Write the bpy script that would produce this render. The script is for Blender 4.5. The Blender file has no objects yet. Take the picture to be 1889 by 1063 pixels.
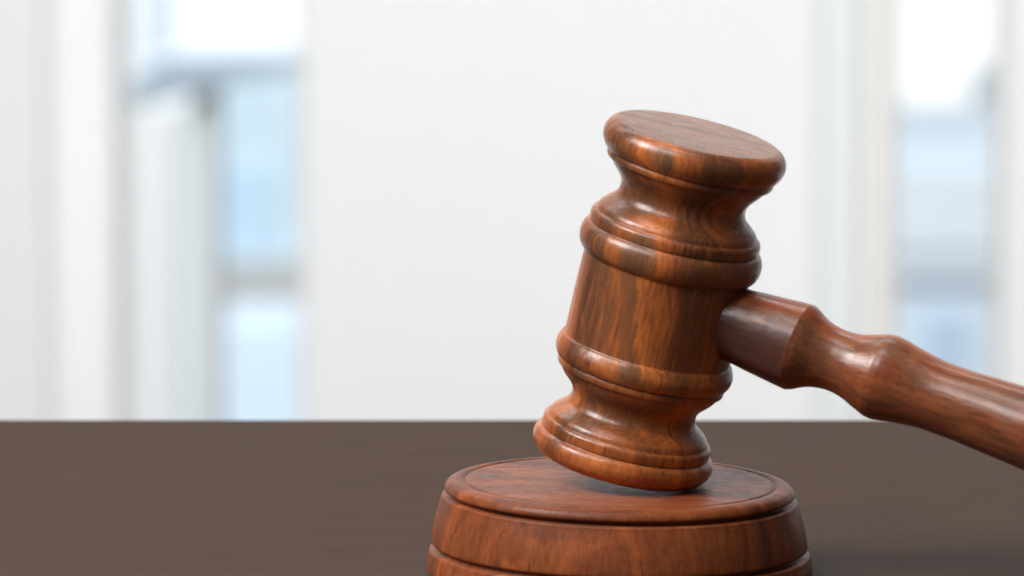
import bpy, bmesh, math, random
from mathutils import Vector, Matrix, noise

S = bpy.context.scene
COL = S.collection
R = math.radians
random.seed(4)

# ------------------------------------------------------------------ camera
F = 11000.0                       # focal length in pixels of a 1889 px wide picture
W, HH = 1889.0, 1063.0
K = 1 / 7111.0                    # metres per photo pixel at the gavel
ZC = F * K                        # depth of the block
H_BLOCK = 0.0250                  # height of the sounding block
TH = R(9.5) - math.atan(357.5 / F)
FW = Vector((0, math.cos(TH), -math.sin(TH)))
UP = Vector((0, math.sin(TH), math.cos(TH)))
RT = Vector((1, 0, 0))
CAM = Vector((0, 0, H_BLOCK)) - FW * ZC - RT * (198.5 * K) + UP * (357.5 * K)
cd = bpy.data.cameras.new('camera')
cam = bpy.data.objects.new('camera', cd)
COL.objects.link(cam)
cam.location = CAM
cam.rotation_euler = (R(90) - TH, 0, 0)
cd.sensor_width = 36
cd.lens = 36 * F / W
cd.clip_start = 0.05
cd.clip_end = 400
cd.dof.use_dof = True
cd.dof.focus_distance = 1.575
cd.dof.aperture_fstop = 18
S.camera = cam


def ray(px, py):
    return FW + RT * ((px - W / 2) / F) + UP * ((HH / 2 - py) / F)


def at_depth(px, py, d):
    return CAM + ray(px, py) * d


def at_y(px, py, y):
    r = ray(px, py)
    return CAM + r * ((y - CAM.y) / r.y)


def cw(v):                        # camera-frame vector (right, up, towards viewer) -> world
    return RT * v[0] + UP * v[1] - FW * v[2]


# ------------------------------------------------------------------ world, exposure, lamps
w = bpy.data.worlds.new('World')
S.world = w
w.use_nodes = True
bg = w.node_tree.nodes['Background']
bg.inputs['Color'].default_value = (0.93, 0.96, 1.0, 1)
bg.inputs['Strength'].default_value = 0.075
S.view_settings.view_transform = 'Standard'
S.view_settings.look = 'None'
S.view_settings.exposure = 0
S.view_settings.gamma = 1


def lamp(name, loc, target, sx, sy, power, col=(1, 1, 1)):
    ld = bpy.data.lights.new(name, 'AREA')
    ld.shape = 'RECTANGLE'
    ld.size, ld.size_y = sx, sy
    ld.energy = power
    ld.color = col
    o = bpy.data.objects.new(name, ld)
    COL.objects.link(o)
    o.location = loc
    o.rotation_euler = (Vector(target) - Vector(loc)).to_track_quat('-Z', 'Y').to_euler()
    return o


def polar(az, el, r):             # az measured from the camera side (-y), negative = left
    return Vector((r * math.cos(el) * math.sin(az), -r * math.cos(el) * math.cos(az), r * math.sin(el)))


T0 = (0.02, 0, 0.06)
lamp('window_light', polar(R(-27), R(47), 2.3), T0, 0.5, 0.75, 15, (1, 0.98, 0.96))
lamp('window_light', polar(R(-68), R(45), 2.2), T0, 0.85, 0.95, 54, (1, 0.98, 0.96))
lamp('ceiling_light', polar(R(-20), R(78), 2.0), T0, 0.9, 0.35, 9, (1, 0.97, 0.94))
WY = 5.95                         # the far wall
lamp('wall_fill', (0.2, WY - 3.2, 1.3), (0.1, WY, -0.4), 4.0, 1.8, 106, (0.99, 0.995, 1))  # added fill, unseen: brightens the far wall, no real fitting there
lamp('outdoor_fill', (-3, 8.5, 11), (0, 26, -4), 14, 8, 5600, (0.95, 0.98, 1))  # added area lamp lighting canopy and building fronts, not a street lamp

# ------------------------------------------------------------------ helpers


def link(name, me, mat=None, parent=None):
    o = bpy.data.objects.new(name, me)
    COL.objects.link(o)
    if mat:
        me.materials.append(mat)
    if parent:
        o.parent = parent
    return o


def tag(o, label=None, cat=None, group=None, kind=None):
    if label:
        o['label'] = label
    if cat:
        o['category'] = cat
    if group:
        o['group'] = group
    if kind:
        o['kind'] = kind
    return o


def empty(name, loc=(0, 0, 0)):
    o = bpy.data.objects.new(name, None)
    COL.objects.link(o)
    o.location = loc
    o.empty_display_size = 0.02
    return o


def catmull(pts, n=6):
    if len(pts) < 3:
        return [tuple(p) for p in pts]
    out = []
    P = [pts[0]] + list(pts) + [pts[-1]]
    for i in range(1, len(P) - 2):
        p0, p1, p2, p3 = [Vector((p[0], p[1], 0)) for p in P[i - 1:i + 3]]
        for k in range(n):
            t = k / n
            v = 0.5 * (2 * p1 + (p2 - p0) * t + (2 * p0 - 5 * p1 + 4 * p2 - p3) * t * t + (3 * p1 - p0 - 3 * p2 + p3) * t ** 3)
            out.append((v.x, v.y))
    out.append(tuple(pts[-1]))
    return out


def lathe(runs, scale, seg=160, wob=None):
    """runs: list of smooth runs of (height, radius); a crease stands where two runs meet"""
    prof, crease = [], set()
    for r in runs:
        c = catmull(r)
        if prof and (Vector(c[0]) - Vector(prof[-1])).length < 1e-6:
            c = c[1:]
        if prof:
            crease.add(len(prof) - 1)
            crease.add(len(prof) - 1 if len(r) == 0 else len(prof) - 1)
        prof += c
    bm = bmesh.new()
    rings = []
    for (s, r) in prof:
        if r < 1e-6:
            rings.append([bm.verts.new((0, 0, s * scale))])
        else:
            ring = []
            for k in range(seg):
                a = 2 * math.pi * k / seg
                rr = r * scale
                zz = s * scale
                if wob:
                    rr *= 1 + wob * noise.noise(Vector((math.cos(a) * 1.3, math.sin(a) * 1.3, s * 0.02)))
                ring.append(bm.verts.new((rr * math.cos(a), rr * math.sin(a), zz)))
            rings.append(ring)
    for i in range(len(rings) - 1):
        A, B = rings[i], rings[i + 1]
        for k in range(seg):
            k2 = (k + 1) % seg
            if len(A) == 1 and len(B) == 1:
                continue
            if len(A) == 1:
                bm.faces.new((A[0], B[k2], B[k]))
            elif len(B) == 1:
                bm.faces.new((A[k], A[k2], B[0]))
            else:
                bm.faces.new((A[k], A[k2], B[k2], B[k]))
    for f in bm.faces:
        f.smooth = True
    for e in bm.edges:
        if len(e.link_faces) == 2 and e.calc_face_angle(0) > R(28):
            e.smooth = False
    bmesh.ops.recalc_face_normals(bm, faces=bm.faces)
    me = bpy.data.meshes.new('turned')
    bm.to_mesh(me)
    bm.free()
    return me


def box_bm(bm, x0, x1, y0, y1, z0, z1, bevel=0):
    r = bmesh.ops.create_cube(bm, size=1)
    for v in r['verts']:
        v.co = Vector(((x0 + x1) / 2 + v.co.x * (x1 - x0), (y0 + y1) / 2 + v.co.y * (y1 - y0), (z0 + z1) / 2 + v.co.z * (z1 - z0)))
    if bevel:
        es = list({e for v in r['verts'] for e in v.link_edges})
        bmesh.ops.bevel(bm, geom=es, offset=bevel, segments=3, affect='EDGES', profile=0.5)


def boxes(name, lst, mat, parent=None, bevel=0):
    bm = bmesh.new()
    for b in lst:
        box_bm(bm, *b, bevel=bevel)
    me = bpy.data.meshes.new(name)
    bm.to_mesh(me)
    bm.free()
    return link(name, me, mat, parent)


# ------------------------------------------------------------------ materials
class NT:
    def __init__(s, name):
        s.m = bpy.data.materials.new(name)
        s.m.use_nodes = True
        s.t = s.m.node_tree
        s.b = s.t.nodes['Principled BSDF']

    def n(s, kind, **kw):
        x = s.t.nodes.new(kind)
        for k, v in kw.items():
            setattr(x, k, v)
        return x

    def l(s, a, b):
        s.t.links.new(a, b)

    def val(s, sock, v):
        if hasattr(v, 'is_linked') or isinstance(v, bpy.types.NodeSocket):
            s.l(v, sock)
        else:
            sock.default_value = v

    def math(s, op, a, b=0.0, clamp=False):
        x = s.n('ShaderNodeMath', operation=op)
        x.use_clamp = clamp
        s.val(x.inputs[0], a)
        s.val(x.inputs[1], b)
        return x.outputs[0]

    def noise(s, vec, scale, detail=3, rough=0.5, dist=0.0):
        x = s.n('ShaderNodeTexNoise')
        s.l(vec, x.inputs['Vector'])
        x.inputs['Scale'].default_value = scale
        x.inputs['Detail'].default_value = detail
        x.inputs['Roughness'].default_value = rough
        x.inputs['Distortion'].default_value = dist
        return x.outputs['Fac']

    def comb(s, x, y, z):
        c = s.n('ShaderNodeCombineXYZ')
        s.val(c.inputs[0], x)
        s.val(c.inputs[1], y)
        s.val(c.inputs[2], z)
        return c.outputs[0]

    def ramp(s, fac, stops, interp='LINEAR'):
        r = s.n('ShaderNodeValToRGB')
        r.color_ramp.interpolation = interp
        els = r.color_ramp.elements
        while len(els) < len(stops):
            els.new(0.5)
        for e, (p, c) in zip(els, stops):
            e.position = p
            e.color = (c[0], c[1], c[2], 1) if not isinstance(c, (int, float)) else (c, c, c, 1)
        s.l(fac, r.inputs[0])
        return r.outputs[0]

    def mix(s, fac, a, b, mode='MIX'):
        m = s.n('ShaderNodeMix', data_type='RGBA', blend_type=mode)
        s.val(m.inputs[0], fac)
        for sock, v in ((m.inputs[6], a), (m.inputs[7], b)):
            if isinstance(v, tuple):
                sock.default_value = (v[0], v[1], v[2], 1)
            else:
                s.l(v, sock)
        return m.outputs[2]


def sr(r, g, b, k=1.0):
    f = lambda c: ((c / 255 + 0.055) / 1.055) ** 2.4 if c > 10 else c / 255 / 12.92
    return (f(r) * k, f(g) * k, f(b) * k)


def rosewood(name, seed, light, mid, dark, grey, band=70.0, contrast=1.0, knot=0.5, rough=0.3, extra=None, redk=0.3, fine=1.0, coat=0.34, spec=0.42, shift=0.0, gwid=1.0):
    M = NT(name)
    tc = M.n('ShaderNodeTexCoord')
    sep = M.n('ShaderNodeSeparateXYZ')
    M.l(tc.outputs['Object'], sep.inputs[0])
    X, Y, Z = sep.outputs
    # slow wandering of the growth layers
    wv = M.comb(M.math('ADD', M.math('MULTIPLY', X, 34), seed), M.math('MULTIPLY', Y, 34), M.math('MULTIPLY', Z, 15))
    warp = M.math('MULTIPLY', M.math('SUBTRACT', M.noise(wv, 1.0, 2, 0.5), 0.5), 0.030 * knot * 2)
    wv2 = M.comb(M.math('ADD', M.math('MULTIPLY', X, 160), seed * 2), M.math('MULTIPLY', Y, 160), M.math('MULTIPLY', Z, 55))
    warp2 = M.math('MULTIPLY', M.math('SUBTRACT', M.noise(wv2, 1.0, 3, 0.6), 0.5), 0.0032)
    q = M.math('ADD', M.math('ADD', M.math('ADD', Y, M.math('MULTIPLY', X, 0.22)), warp), warp2)
    # broad colour bands
    b1 = M.noise(M.comb(M.math('ADD', M.math('MULTIPLY', q, band), seed * 3 + shift), M.math('MULTIPLY', X, 9), M.math('MULTIPLY', Z, 3)), 1.0, 2, 0.45)
    # thin dark growth lines
    b2 = M.noise(M.comb(M.math('ADD', M.math('MULTIPLY', q, band * 5.5), seed * 5), M.math('MULTIPLY', X, 14), M.math('MULTIPLY', Z, 6)), 1.0, 2, 0.6)
    fib = M.noise(M.comb(M.math('MULTIPLY', X, 1100), M.math('MULTIPLY', Y, 1100), M.math('MULTIPLY', Z, 45)), 1.0, 3, 0.6)
    pore = M.noise(M.comb(M.math('ADD', M.math('MULTIPLY', X, 1150), 9), M.math('MULTIPLY', Y, 1150), M.math('MULTIPLY', Z, 130)), 1.0, 2, 0.5)
    c = contrast
    g = lambda v: 0.5 + (v - 0.5) * c
    col = M.ramp(b1, [(g(0.30), dark), (g(0.40), mid), (g(0.50), light), (g(0.575), mid), (g(0.625), grey), (g(0.70), dark)])
    line = M.ramp(b2, [(0.34, 1.0), (0.43, 0.0), (0.57, 0.0), (0.66, 0.55)])
    dk = tuple(v * 0.42 for v in dark)
    col = M.mix(M.math('MULTIPLY', line, 0.55 * fine), col, dk)
    col = M.mix(M.ramp(fib, [(0.3, 0.42 * fine), (0.5, 0.0), (0.75, 0.0)]), col, dk)
    col = M.mix(M.ramp(fib, [(0.55, 0.0), (0.8, 0.3)]), col, tuple(min(1, v * 1.45) for v in light))
    col = M.mix(M.ramp(pore, [(0.29, 0.8 * fine), (0.35, 0.0)]), col, dk)
    fig = M.noise(M.comb(M.math('ADD', M.math('MULTIPLY', q, 620), seed), M.math('MULTIPLY', X, 420), M.math('MULTIPLY', Z, 75)), 1.0, 4, 0.68, 0.6)
    col = M.mix(M.ramp(fig, [(0.34, 0.5 * fine), (0.47, 0.0)]), col, tuple(v * 0.7 for v in dark))
    col = M.mix(M.ramp(fig, [(0.56, 0.0), (0.72, 0.45 * fine)]), col, tuple(min(1, v * 1.25) for v in light))
    blot = M.noise(M.comb(M.math('ADD', M.math('MULTIPLY', X, 95), seed + 4), M.math('MULTIPLY', Y, 95), M.math('MULTIPLY', Z, 130)), 1.0, 5, 0.65)
    col = M.mix(M.ramp(blot, [(0.36, 0.22), (0.52, 0.0)]), col, dark)
    red = M.noise(M.comb(M.math('ADD', M.math('MULTIPLY', X, 60), seed + 21), M.math('MULTIPLY', Y, 60), M.math('MULTIPLY', Z, 40)), 1.0, 3, 0.6)
    col = M.mix(M.ramp(red, [(0.5, 0.0), (0.66, redk)]), col, sr(160, 62, 34))
    flk = M.noise(M.comb(M.math('ADD', M.math('MULTIPLY', X, 700), 3), M.math('MULTIPLY', Y, 700), M.math('MULTIPLY', Z, 420)), 1.0, 3, 0.6)
    col = M.mix(M.ramp(flk, [(0.30, 0.4 * fine), (0.42, 0.0)]), col, tuple(v * 0.6 for v in dark))
    if extra:
        col = extra(M, col, X, Y, Z)
    M.l(col, M.b.inputs['Base Color'])
    rn = M.math('ADD', M.math('MULTIPLY', M.noise(M.comb(M.math('MULTIPLY', X, 300), M.math('MULTIPLY', Y, 300), M.math('MULTIPLY', Z, 90)), 1.0, 3, 0.6), 0.34), rough - 0.15)
    M.l(rn, M.b.inputs['Roughness'])
    M.b.inputs['Specular IOR Level'].default_value = spec
    M.b.inputs['Coat Weight'].default_value = coat
    M.b.inputs['Coat Roughness'].default_value = 0.24
    bp = M.n('ShaderNodeBump')
    bp.inputs['Strength'].default_value = 0.22
    bp.inputs['Distance'].default_value = 0.0005
    hh = M.math('ADD', M.math('MULTIPLY', fib, 0.3), M.math('MULTIPLY', M.ramp(pore, [(0.25, 0.0), (0.36, 1.0)]), 0.35))
    hh = M.math('ADD', hh, M.math('MULTIPLY', M.noise(wv2, 1.4, 2, 0.5), 1.6))
    hh = M.math('ADD', hh, M.math('MULTIPLY', flk, 0.35))
    hh = M.math('ADD', hh, M.math('MULTIPLY', fig, 0.5))
    M.l(hh, bp.inputs['Height'])
    M.l(bp.outputs[0], M.b.inputs['Normal'])
    M.l(bp.outputs[0], M.b.inputs['Coat Normal'])
    return M.m


LIGHT, MID, DARK, GREY = sr(204, 116, 54), sr(168, 92, 46), sr(104, 63, 39), sr(130, 94, 66)

def head_mark(M, col, X, Y, Z):
    # grey brown heartwood bands down the barrel, and the straight striped figure of the flat end
    k = 1 / K
    wn = M.noise(M.comb(M.math('MULTIPLY', X, 70), M.math('MULTIPLY', Y, 70), M.math('MULTIPLY', Z, 38)), 1.0, 3, 0.55)
    fine = M.noise(M.comb(M.math('MULTIPLY', X, 900), M.math('MULTIPLY', Y, 900), M.math('MULTIPLY', Z, 60)), 1.0, 3, 0.6)
    x = M.math('ADD', M.math('MULTIPLY', X, k / 170), M.math('ADD', M.math('MULTIPLY', M.math('SUBTRACT', wn, 0.5), 0.7), M.math('MULTIPLY', M.math('SUBTRACT', fine, 0.5), 0.18)))
    x = M.math('SUBTRACT', x, M.math('MULTIPLY', M.math('SUBTRACT', M.math('MULTIPLY', Z, k / 300), 0.92), 0.35))
    band = M.ramp(M.math('MULTIPLY', M.math('ADD', x, 1.0), 0.5), [(0.10, 0.85), (0.17, 0.0), (0.60, 0.0), (0.635, 0.85), (0.72, 0.7), (0.76, 0.15), (0.80, 0.6), (0.86, 0.0)])
    zone = M.ramp(M.math('MULTIPLY', Z, k / 610), [(0.18, 0.25), (0.34, 1.0), (0.60, 1.0), (0.76, 0.3), (0.9, 0.25)])
    col = M.mix(M.math('MULTIPLY', M.math('MULTIPLY', band, zone), 0.95), col, sr(102, 68, 46))
    st = M.noise(M.comb(M.math('MULTIPLY', X, 7), M.math('ADD', M.math('MULTIPLY', Y, 170), M.math('MULTIPLY', wn, 2.2)), 2.0), 1.0, 3, 0.6)
    sc = M.ramp(st, [(0.32, sr(84, 58, 42)), (0.44, sr(122, 84, 60)), (0.52, sr(160, 104, 68)), (0.62, sr(128, 86, 60)), (0.72, sr(92, 62, 46))])
    top = M.math('GREATER_THAN', Z, 606.8 * K)
    return M.mix(M.math('MULTIPLY', top, 0.85), col, sc)


m_head = rosewood('rosewood_head', 3.1, LIGHT, MID, DARK, GREY, band=66, rough=0.30, redk=0.06, contrast=1.0, extra=head_mark, fine=0.85)


def handle_mark(M, col, X, Y, Z):
    # a seam of dark heartwood along the underside, between the head and the first ridge
    wn = M.noise(M.comb(M.math('MULTIPLY', X, 90), M.math('MULTIPLY', Y, 90), M.math('MULTIPLY', Z, 40)), 1.0, 3, 0.6)
    e = M.math('ADD', M.math('MULTIPLY', X, -130), M.math('MULTIPLY', M.math('SUBTRACT', wn, 0.5), 1.4))
    side = M.ramp(M.math('ADD', e, 0.85), [(0.3, 0.0), (0.5, 1.0)])
    along = M.ramp(M.math('ADD', M.math('MULTIPLY', Z, -260), M.math('ADD', M.math('MULTIPLY', wn, 0.8), 0.1)), [(0.2, 0.0), (0.75, 1.0)])
    return M.mix(M.math('MULTIPLY', M.math('MULTIPLY', side, along), 0.86), col, sr(66, 40, 37))


m_handle = rosewood('rosewood_handle', 8.7, sr(178, 96, 48), sr(144, 75, 40), sr(88, 48, 30), sr(122, 76, 52), band=52, knot=0.35, rough=0.3, extra=handle_mark, redk=0.25, fine=0.8)
m_block = rosewood('rosewood_block', 5.3, sr(156, 84, 46), sr(124, 66, 39), sr(76, 42, 29), sr(106, 70, 52), band=40, knot=0.5, rough=0.40, fine=0.6, coat=0.1, spec=0.16, redk=0.15)


def table_mat():
    M = NT('desk_veneer')
    tc = M.n('ShaderNodeTexCoord')
    sep = M.n('ShaderNodeSeparateXYZ')
    M.l(tc.outputs['Object'], sep.inputs[0])
    X, Y, Z = sep.outputs
    a = M.noise(M.comb(M.math('MULTIPLY', X, 9), M.math('MULTIPLY', Y, 120), 0.0), 1.0, 4, 0.65)
    b = M.noise(M.comb(M.math('MULTIPLY', X, 60), M.math('MULTIPLY', Y, 420), 3.0), 1.0, 3, 0.6)
    c = M.noise(M.comb(M.math('MULTIPLY', X, 3), M.math('MULTIPLY', Y, 14), 7.0), 1.0, 3, 0.5)
    col = M.ramp(a, [(0.3, sr(66, 47, 37)), (0.5, sr(70, 50, 40)), (0.72, sr(75, 54, 43))])
    col = M.mix(M.ramp(c, [(0.35, 0.0), (0.65, 0.4)]), col, sr(72, 54, 43))
    col = M.mix(M.ramp(b, [(0.3, 0.5), (0.48, 0.0)]), col, sr(52, 36, 30))
    col = M.mix(M.ramp(b, [(0.62, 0.0), (0.78, 0.25)]), col, sr(112, 84, 68))
    M.l(col, M.b.inputs['Base Color'])
    M.b.inputs['Roughness'].default_value = 0.62
    M.b.inputs['Specular IOR Level'].default_value = 0.1
    bp = M.n('ShaderNodeBump')
    bp.inputs['Strength'].default_value = 0.25
    bp.inputs['Distance'].default_value = 0.0003
    M.l(b, bp.inputs['Height'])
    M.l(bp.outputs[0], M.b.inputs['Normal'])
    return M.m


def plain(name, rgb, rough=0.7, var=0.03, scale=3.0, spec=0.3, bump=0.1):
    M = NT(name)
    tc = M.n('ShaderNodeTexCoord')
    n = M.noise(tc.outputs['Object'], scale, 4, 0.55)
    col = M.ramp(n, [(0.3, tuple(v * (1 - var) for v in rgb)), (0.7, tuple(min(1, v * (1 + var)) for v in rgb))])
    M.l(col, M.b.inputs['Base Color'])
    M.b.inputs['Roughness'].default_value = rough
    M.b.inputs['Specular IOR Level'].default_value = spec
    bp = M.n('ShaderNodeBump')
    bp.inputs['Strength'].default_value = bump
    bp.inputs['Distance'].default_value = 0.002
    M.l(M.noise(tc.outputs['Object'], scale * 60, 2, 0.5), bp.inputs['Height'])
    M.l(bp.outputs[0], M.b.inputs['Normal'])
    return M.m


def glass_mat():
    M = NT('window_glass')
    M.b.inputs['Base Color'].default_value = (0.96, 0.985, 1, 1)
    M.b.inputs['Transmission Weight'].default_value = 1
    M.b.inputs['Roughness'].default_value = 0.0
    M.b.inputs['IOR'].default_value = 1.05
    return M.m


def emit(name, rgb, k):
    M = NT(name)
    M.b.inputs['Base Color'].default_value = (0, 0, 0, 1)
    tc = M.n('ShaderNodeTexCoord')
    n = M.noise(tc.outputs['Object'], 0.15, 4, 0.5)
    col = M.ramp(n, [(0.3, tuple(v * 0.97 for v in rgb)), (0.7, rgb)])
    M.l(col, M.b.inputs['Emission Color'])
    M.b.inputs['Emission Strength'].default_value = k
    return M.m


# ------------------------------------------------------------------ setting: floor, wall, sky
DEP = 775.0
edge = ray(944.5, 774.5)
EY = CAM.y + edge.y * (CAM.z / -edge.z)         # where the far edge of the desk shows
FLOOR = -1.05

m_wall = plain('wall_paint', (0.855, 0.86, 0.866), 0.75, 0.012, 1.2)
m_pier = plain('pier_paint', (0.805, 0.805, 0.805), 0.75, 0.015, 1.2)
m_frame = plain('frame_paint', (0.85, 0.865, 0.87), 0.5, 0.01, 2)
m_warm = plain('warm_frame_paint', (0.87, 0.86, 0.84), 0.5, 0.01, 2)
m_blue = plain('pilaster_paint', (0.80, 0.83, 0.84), 0.6, 0.01, 2)
m_floor = plain('floor_stone', (0.55, 0.53, 0.5), 0.4, 0.06, 1.5)
m_glass = glass_mat()


def wx(px):
    return at_y(px, 400, WY).x


def wz(py):
    return at_y(944, py, WY).z


ZT, ZB = 1.55, -1.03                # head and sill of the windows
fl = boxes('floor', [(-6, 6, -4, WY + 0.3, FLOOR - 0.1, FLOOR)], m_floor)
tag(fl, kind='structure')
xl0, xl1, xr0, xr1 = wx(222), wx(561), wx(1640), wx(1848)
wl = boxes('wall', [(-6, xl0, WY, WY + 0.10, FLOOR, 3), (xl1, xr0, WY, WY + 0.10, FLOOR, 3), (xr1, 6, WY, WY + 0.10, FLOOR, 3),
                    (xl0, xl1, WY, WY + 0.10, ZT, 3), (xr0, xr1, WY, WY + 0.10, ZT, 3),
                    (xl0, xl1, WY, WY + 0.10, FLOOR, ZB), (xr0, xr1, WY, WY + 0.10, FLOOR, ZB)], m_wall)
tag(wl, 'plain white painted wall between the two bright windows', 'wall', kind='structure')

gr = boxes('ground', [(-80, 80, WY + 0.3, 140, -16.2, -16.0)], plain('paving', (0.5, 0.5, 0.49), 0.8, 0.05, 0.5))
tag(gr, kind='structure')
sk = boxes('sky', [(-70, 70, 90, 90.5, -16, 60)], emit('sky_glow', (0.97, 0.985, 1.0), 1.25))
tag(sk, kind='structure')

# pale grey pier in front of the far wall at the left
pY = WY - 0.12
p1 = at_y(83, 400, pY).x
pr = boxes('pier', [(p1 - 0.9, p1, pY, WY - 0.003, FLOOR, 3)], m_pier, bevel=0.02)
tag(pr, 'pale grey wall pier at the far left edge, beside the white curtain', 'pier')

# white curtain hanging between pier and window


def curtain(x0, x1, y, name, label):
    bm = bmesh.new()
    n, m = 60, 8
    sides = []
    for th in (0.0, 0.004):
        g = []
        for i in range(n + 1):
            u = i / n
            g.append([bm.verts.new((x0 + (x1 - x0) * u, y + th + 0.006 * math.sin(u * 2 * math.pi * 2.5 + 0.5 * math.sin(j / m * 3)),
                                    FLOOR + 0.03 + (2.6 - FLOOR) * j / m)) for j in range(m + 1)])
        sides.append(g)
    for g in sides:
        for i in range(n):
            for j in range(m):
                bm.faces.new((g[i][j], g[i + 1][j], g[i + 1][j + 1], g[i][j + 1])).smooth = True
    a, b = sides
    for i in (0, n):
        for j in range(m):
            bm.faces.new((a[i][j], b[i][j], b[i][j + 1], a[i][j + 1]))
    for j in (0, m):
        for i in range(n):
            bm.faces.new((a[i][j], b[i][j], b[i + 1][j], a[i + 1][j]))
    for e in bm.edges:
        if any(not f.smooth for f in e.link_faces):
            e.smooth = False
    bmesh.ops.recalc_face_normals(bm, faces=bm.faces[:])
    me = bpy.data.meshes.new(name)
    bm.to_mesh(me)
    bm.free()
    o = link(name, me, plain('curtain_cloth', (0.9, 0.905, 0.91), 0.9, 0.01, 3))
    tag(o, label, 'curtain')


curtain(wx(92), wx(214), WY - 0.05, 'curtain', 'plain white curtain hanging left of the left window')


def window(name, x0, x1, label, fmat, bars, t=0.03):
    e = empty(name, ((x0 + x1) / 2, WY + 0.1, ZB))
    tag(e, label, 'window', 'tall windows in the far wall')
    off = -Vector(e.location)

    def part(nm, lst, mat, b=0.004, par=e):
        o = boxes(nm, lst, mat, par, b)
        o.location = off
        return o
    y0, y1 = WY + 0.012, WY + 0.05
    g = 0.004
    part('frame', [(x0 + g, x0 + t, y0, y1, ZB + g, ZT - g), (x1 - 0.009, x1 - g, y0, y1, ZB + g, ZT - g),
                   (x0 + t + .001, x1 - 0.019, y0, y1, ZT - 0.05, ZT - g), (x0 + t + .001, x1 - 0.019, y0, y1, ZB + g, ZB + 0.05)], fmat)
    for (a, b) in bars:
        part('mullion', [(a, b, y0 - 0.004, y1 + 0.004, ZB + 0.051, ZT - 0.051)], m_frame)
    part('pane', [(x0 + t + .002, x1 - 0.02, WY + 0.06, WY + 0.066, ZB + 0.052, ZT - 0.052)], m_glass, 0)
    part('sill', [(x0 + g, x1 - g, WY - 0.06, WY + 0.008, ZB + g, ZB + 0.03)], m_frame)
    return e


window('window', xl0, xl1, 'wide window at the left with a canopy and blue buildings beyond', m_frame, [], 0.012)
window('window', xr0, xr1, 'narrow window at the right behind the gavel handle', m_warm, [], 0.014)

# pale fluted pilaster and warm casing left of the right window
pl = boxes('pilaster', [(wx(1508), wx(1588), WY - 0.03, WY - 0.002, FLOOR, 3)], m_blue, bevel=0.008)
tag(pl, 'bluish white flat pilaster left of the narrow right window', 'pilaster')
cs = boxes('window_casing', [(wx(1592), wx(1638), WY - 0.02, WY - 0.002, FLOOR, 3)], m_warm, bevel=0.006)
tag(cs, 'warm white casing strip between the pilaster and right window', 'casing')

# ------------------------------------------------------------------ outside, seen through the windows


def building(name, label, y, x0, x1, z0, z1, dep, col, rows, cols, wincol, ledge=None, roof=None):
    e = empty(name, ((x0 + x1) / 2, y, z0))
    tag(e, label, 'building', 'pale blue buildings across the street')
    off = -Vector(e.location)
    o = boxes('wall', [(x0, x1, y, y + dep, z0, z1)], plain(name + '_facade', col, 0.7, 0.03, 0.4), e)
    o.location = off
    if ledge:
        for (a, b, c) in ledge:
            q = boxes('ledge', [(x0 - 0.05, x1 + 0.05, y - 0.08, y - 0.002, a, b)], plain('ledge_stone', c, 0.8, 0.03, 0.6), e)
            q.location = off
    if roof:
        q = boxes('roof', [(x0 - 0.3, x1 + 0.3, y - 0.4, y + dep, z1 + 0.004, z1 + 0.3)], plain('roof_sheet', roof, 0.6, 0.03, 0.6), e)
        q.location = off
    mw = plain(name + '_glazing', wincol, 0.3, 0.05, 0.8)
    if rows:
        for r_ in range(rows[2]):
            zc = rows[0] + r_ * rows[1]
            for c_ in range(cols[2]):
                xc = cols[0] + c_ * cols[1]
                q = boxes('window', [(xc - cols[3] / 2, xc + cols[3] / 2, y - 0.03, y - 0.004, zc - rows[3] / 2, zc + rows[3] / 2)], mw, e)
                q.location = off
    return e


def bx(px, y):
    return at_y(px, 400, y).x


def bz(py, y):
    return at_y(944, py, y).z


B1 = 24.0
# left: blue block, with a beige ledge and paler storey below
building('office_building', 'light blue office block seen through the left window', B1, bx(398, B1), bx(640, B1), -16, bz(112, B1), 0.7,
         (0.68, 0.82, 0.90), (bz(400, B1), 5, 1, 0.42), (bx(455, B1), 0.32, 1, 0.26), (0.60, 0.76, 0.90),
         ledge=[(bz(598, B1), bz(545, B1), (0.66, 0.62, 0.60)), (bz(542, B1), bz(474, B1), (0.55, 0.56, 0.56))])
lb = boxes('office_annex', [(bx(405, 20), bx(640, 20), 20, 20.8, -16, bz(612, 20))], plain('annex_facade', (0.72, 0.84, 0.95), 0.7, 0.03, 0.8))
tag(lb, 'very pale blue low annex at the bottom of the left window', 'building', 'pale blue buildings across the street')
wb = boxes('white_house', [(bx(205, 16), bx(326, 16), 16, 16.3, -16, bz(205, 16))], plain('white_house_facade', (0.76, 0.745, 0.73), 0.7, 0.02, 0.6))
tag(wb, 'warm white house front behind the left part of the left window', 'building', 'pale blue buildings across the street')
# grey canopy slanting across the top of the left view
bm = bmesh.new()
y = 12.0
P = [(222, 172), (222, 212), (420, 158), (575, 132), (575, 104), (420, 104), (300, 106)]
vs0 = [bm.verts.new(at_y(px, py, y)) for px, py in P]
vs1 = [bm.verts.new(at_y(px, py, y) + Vector((0, 0.3, 0))) for px, py in P]
bm.faces.new(vs0)
bm.faces.new(vs1[::-1])
for i in range(len(P)):
    bm.faces.new((vs0[i], vs1[i], vs1[(i + 1) % len(P)], vs0[(i + 1) % len(P)]))
bmesh.ops.recalc_face_normals(bm, faces=bm.faces)
me = bpy.data.meshes.new('canopy')
bm.to_mesh(me)
bm.free()
cn = link('canopy', me, plain('canopy_metal', (0.44, 0.51, 0.57), 0.6, 0.02, 1))
tag(cn, 'grey blue canopy edge slanting across the top of the left window', 'canopy')
clm = boxes('column', [(bx(352, 12), bx(402, 12), 12.02, 12.28, -16, bz(160, 12))], plain('column_paint', (0.80, 0.81, 0.81), 0.7, 0.02, 1), bevel=0.02)
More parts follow.
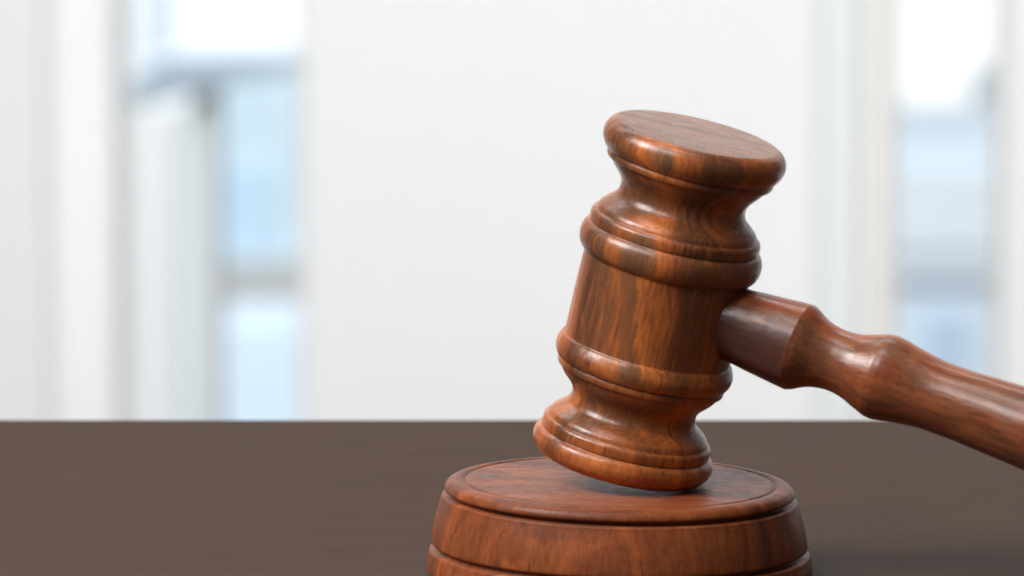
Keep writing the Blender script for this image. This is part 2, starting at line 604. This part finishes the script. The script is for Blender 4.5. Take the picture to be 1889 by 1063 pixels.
tag(clm, 'pale grey square column under the canopy outside the left window', 'column')
post = boxes('lamp_post', [(bx(329, 13), bx(345, 13), 13, 13.1, -16, bz(190, 13))], plain('post_metal', (0.80, 0.86, 0.87), 0.5, 0.02, 1), bevel=0.01)
tag(post, 'thin grey green post behind the left window', 'post')
bar = boxes('facade_fin', [(bx(232, 13), bx(300, 13), 13.4, 13.6, bz(172, 13), 3)], plain('fin_metal', (0.72, 0.78, 0.83), 0.6, 0.02, 1))
tag(bar, 'pale blue fin above the canopy at the top of the left window', 'facade panel')

# right: pale blue block with a grey blue cornice
B2 = 26.0
building('apartment_building', 'pale blue apartment block seen through the narrow right window', B2, bx(1600, B2), bx(1900, B2), -16, bz(222, B2), 0.7,
         (0.78, 0.87, 0.95), (bz(660, B2), 5, 1, 0.42), (bx(1745, B2), 3, 1, 0.2), (0.60, 0.74, 0.90),
         ledge=[(bz(515, B2), bz(466, B2), (0.76, 0.81, 0.89)), (bz(458, B2), bz(310, B2), (0.86, 0.92, 0.96))])
tw = boxes('blue_tower', [(bx(1812, 30), bx(1900, 30), 30, 30.8, -16, bz(150, 30))], plain('tower_facade', (0.80, 0.90, 0.95), 0.7, 0.02, 0.5))
tag(tw, 'faint blue tower rising at the right edge of the right window', 'building', 'pale blue buildings across the street')

# ------------------------------------------------------------------ desk
m_table = table_mat()
dk = boxes('desk', [(-1.3, 1.3, -0.75, EY, -0.035, 0.0)], m_table, bevel=0.0012)
tag(dk, 'dark brown matte wooden desk top under the sounding block and gavel', 'desk')

# ------------------------------------------------------------------ sounding block
Z0 = -H_BLOCK / K                 # profile in photo pixels, 0 = top face
RB = [
    [(Z0, 0), (Z0, 337)],
    [(Z0, 337), (Z0 + 5, 341), (-169, 344)],
    [(-169, 344), (-167, 352), (-162, 356.5), (-150, 356), (-138, 353.5), (-131, 352), (-128, 350)],
    [(-128, 350), (-127, 338)],
    [(-127, 338), (-119.5, 337)],
    [(-119.5, 337), (-118, 345), (-112, 347.5), (-90, 344.5), (-70, 340), (-50, 334.5), (-36, 330), (-31, 328.5), (-29, 326.5)],
    [(-29, 326.5), (-28, 312)],
    [(-28, 312), (-21.5, 312)],
    [(-21.5, 312), (-20.5, 320), (-17, 323), (-11, 321.5), (-5, 317), (-1.5, 310), (0, 303)],
    [(0, 303), (0, 292)],
    [(0, 292), (-5.0, 288)],
    [(-5.0, 288), (-5.0, 286)],
    [(-5.0, 286), (-0.6, 284.5)],
    [(-0.6, 284.5), (-0.6, 200), (-0.6, 100), (-0.6, 0)],
]
bme = lathe(RB, K, 220)
tilt = R(1.25)                     # the worn block leans a little to the right
for v in bme.vertices:
    k = (v.co.z / K - Z0) / (-Z0)
    v.co.z += H_BLOCK - v.co.x * math.tan(tilt) * min(1, max(0, k * 2.5))
blk = link('sounding_block', bme, m_block)
blk.rotation_euler = (0, 0, 0)
tag(blk, 'round reddish brown wooden sounding block with turned grooves on the desk', 'sounding block')


def block_z(x):
    return H_BLOCK - x * math.tan(tilt)


# ------------------------------------------------------------------ gavel
a_ang, beta = R(13.1), R(13.0)
a_c = Vector((math.cos(beta) * math.sin(a_ang), math.cos(beta) * math.cos(a_ang), math.sin(beta)))
hs = R(19.8)
hz = 0.30
h_c = Vector((math.sqrt(1 - hz * hz) * math.cos(hs), -math.sqrt(1 - hz * hz) * math.sin(hs), hz))
A = cw(a_c).normalized()
Hd = cw(h_c).normalized()
yv = (-FW - A * (-FW).dot(A)).normalized()
xv = yv.cross(A).normalized()
MH = Matrix((xv, yv, A)).transposed()

HP = [
    [(-33, 0), (-33, 136)],
    [(-33, 136), (-31, 146), (-25, 157), (-15, 165.5), (-4, 169), (5, 168), (12, 165), (15.5, 160.5)],
    [(15.5, 160.5), (16.5, 154)],
    [(16.5, 154), (18.5, 157), (27, 158), (34, 157.5), (38, 155.5)],
    [(38, 155.5), (39.5, 150)],
    [(39.5, 150), (50, 146.5), (60, 136), (70, 123.5), (80, 118), (91, 116.8), (101, 120), (111, 128), (121, 138.5), (130, 145.5), (138, 149)],
    [(138, 149), (139, 153.5)],
    [(139, 153.5), (141, 155.5), (147, 156.5), (151.5, 155.5)],
    [(151.5, 155.5), (152.5, 152.5)],
    [(152.5, 152.5), (154, 158), (160, 162.8), (168, 165.5), (177, 166), (186, 163.5), (193, 160.5), (196.5, 158)],
    [(196.5, 158), (197, 155)],
    [(197, 155), (230, 155), (280, 155.5), (330, 155), (357, 154.5)],
    [(357, 154.5), (361, 160), (369, 166), (380, 169.5), (391, 170), (402, 167.5), (409, 163.5), (411.5, 160.5)],
    [(411.5, 160.5), (412.5, 154.5)],
    [(412.5, 154.5), (414.5, 157.5), (423, 158.8), (431, 158), (435, 155.5)],
    [(435, 155.5), (436.5, 150)],
    [(436.5, 150), (446, 146.5), (457, 135.5), (467, 124), (477, 118.2), (488, 116.8), (499, 119.5), (511, 128), (523, 138.5), (535, 147)],
    [(535, 147), (536, 151.5)],
    [(536, 151.5), (538, 153.8), (544, 155.5), (548.5, 154.5)],
    [(548.5, 154.5), (549.5, 152)],
    [(549.5, 152), (551.5, 158), (560, 164.5), (571, 169.3), (583, 170), (594, 166.5), (602, 160), (606.5, 152)],
    [(606.5, 152), (607.5, 149)],
    [(607.5, 149), (608, 100), (608, 0)],
]
hme = lathe(HP, K, 200)
base_dir = ray(1149.5, 828.5)


def clearance(d):
    P0 = CAM + base_dir * d
    best = 9
    for v in hme.vertices:
        if v.co.z < 10 * K:
            p = P0 + MH @ v.co
            best = min(best, p.z - block_z(p.x))
    return best


lo, hi = ZC * 0.9, ZC * 1.1       # nearer = higher above the block
for _ in range(22):
    mid_ = (lo + hi) / 2
    if clearance(mid_) > 0:
        lo = mid_
    else:
        hi = mid_
D0 = lo
P0 = CAM + base_dir * D0
print('head depth', D0, 'block', ZC, 'P0', P0, 'edge', EY)

gavel = empty('gavel', P0)
tag(gavel, 'polished brown wooden judge gavel leaning on the round block, handle to the right', 'gavel')
head = link('head', hme, m_head, gavel)
head.rotation_euler = MH.to_euler()

# handle: (distance along it from the first ridge, radius)
HX = P0 + A * (295 * K)
HO = HX + Hd * (281 * K)
hy = (-FW - Hd * (-FW).dot(Hd)).normalized()
hx = hy.cross(Hd).normalized()
MG = Matrix((hx, hy, Hd)).transposed()
q = 1 / math.sqrt(1 - hz * hz)
dn = (HO - CAM).dot(FW) / ZC
T_END = (HO.z - 80 * K) / (-Hd.z) / K
print('handle end', T_END, 'h.z', Hd.z)
assert T_END * 0.5 > 480, T_END
tail = [(-225, 64), (-130, 69), (-105, 71), (-80, 74), (-50, 77.5), (-25, 80.2), (-1, 82.6)]
neck = [(-1, 82.6), (2, 81.8), (10, 78.5), (20, 72.5), (30, 67), (40, 63), (55, 59.5), (72, 58), (88, 59.3), (105, 63), (122, 69.5), (138, 76), (148, 79.8), (157, 81)]
grip = [(157, 81), (163, 81), (178, 78.8), (198, 74.4), (218, 71), (238, 68.2), (260, 66.5), (290, 66.5), (330, 68), (370, 70.6), (410, 73), (460, 75.5)]
far = [(T_END * 0.5, 79), (T_END * 0.62, 79), (T_END * 0.75, 76), (T_END * 0.88, 72), (T_END * 0.95, 75), (T_END * 0.985, 82), (T_END, 80)]


def fx(t, r):
    tt = t * q
    return (tt, r * dn * (1 - hz * tt * K / ZC))


fars = [(t, r) for t, r in far]
runs = [[(-225 * q, 0), fx(-225, 64)], [fx(*p) for p in tail], [fx(*p) for p in neck],
        [fx(*p) for p in grip] + fars, [fars[-1], (T_END + 14, 70), (T_END + 22, 45), (T_END + 25, 0)]]
gme = lathe(runs, K, 120, wob=0.012)
handle = link('handle', gme, m_handle, gavel)
handle.rotation_euler = MG.to_euler()
handle.location = HO - P0
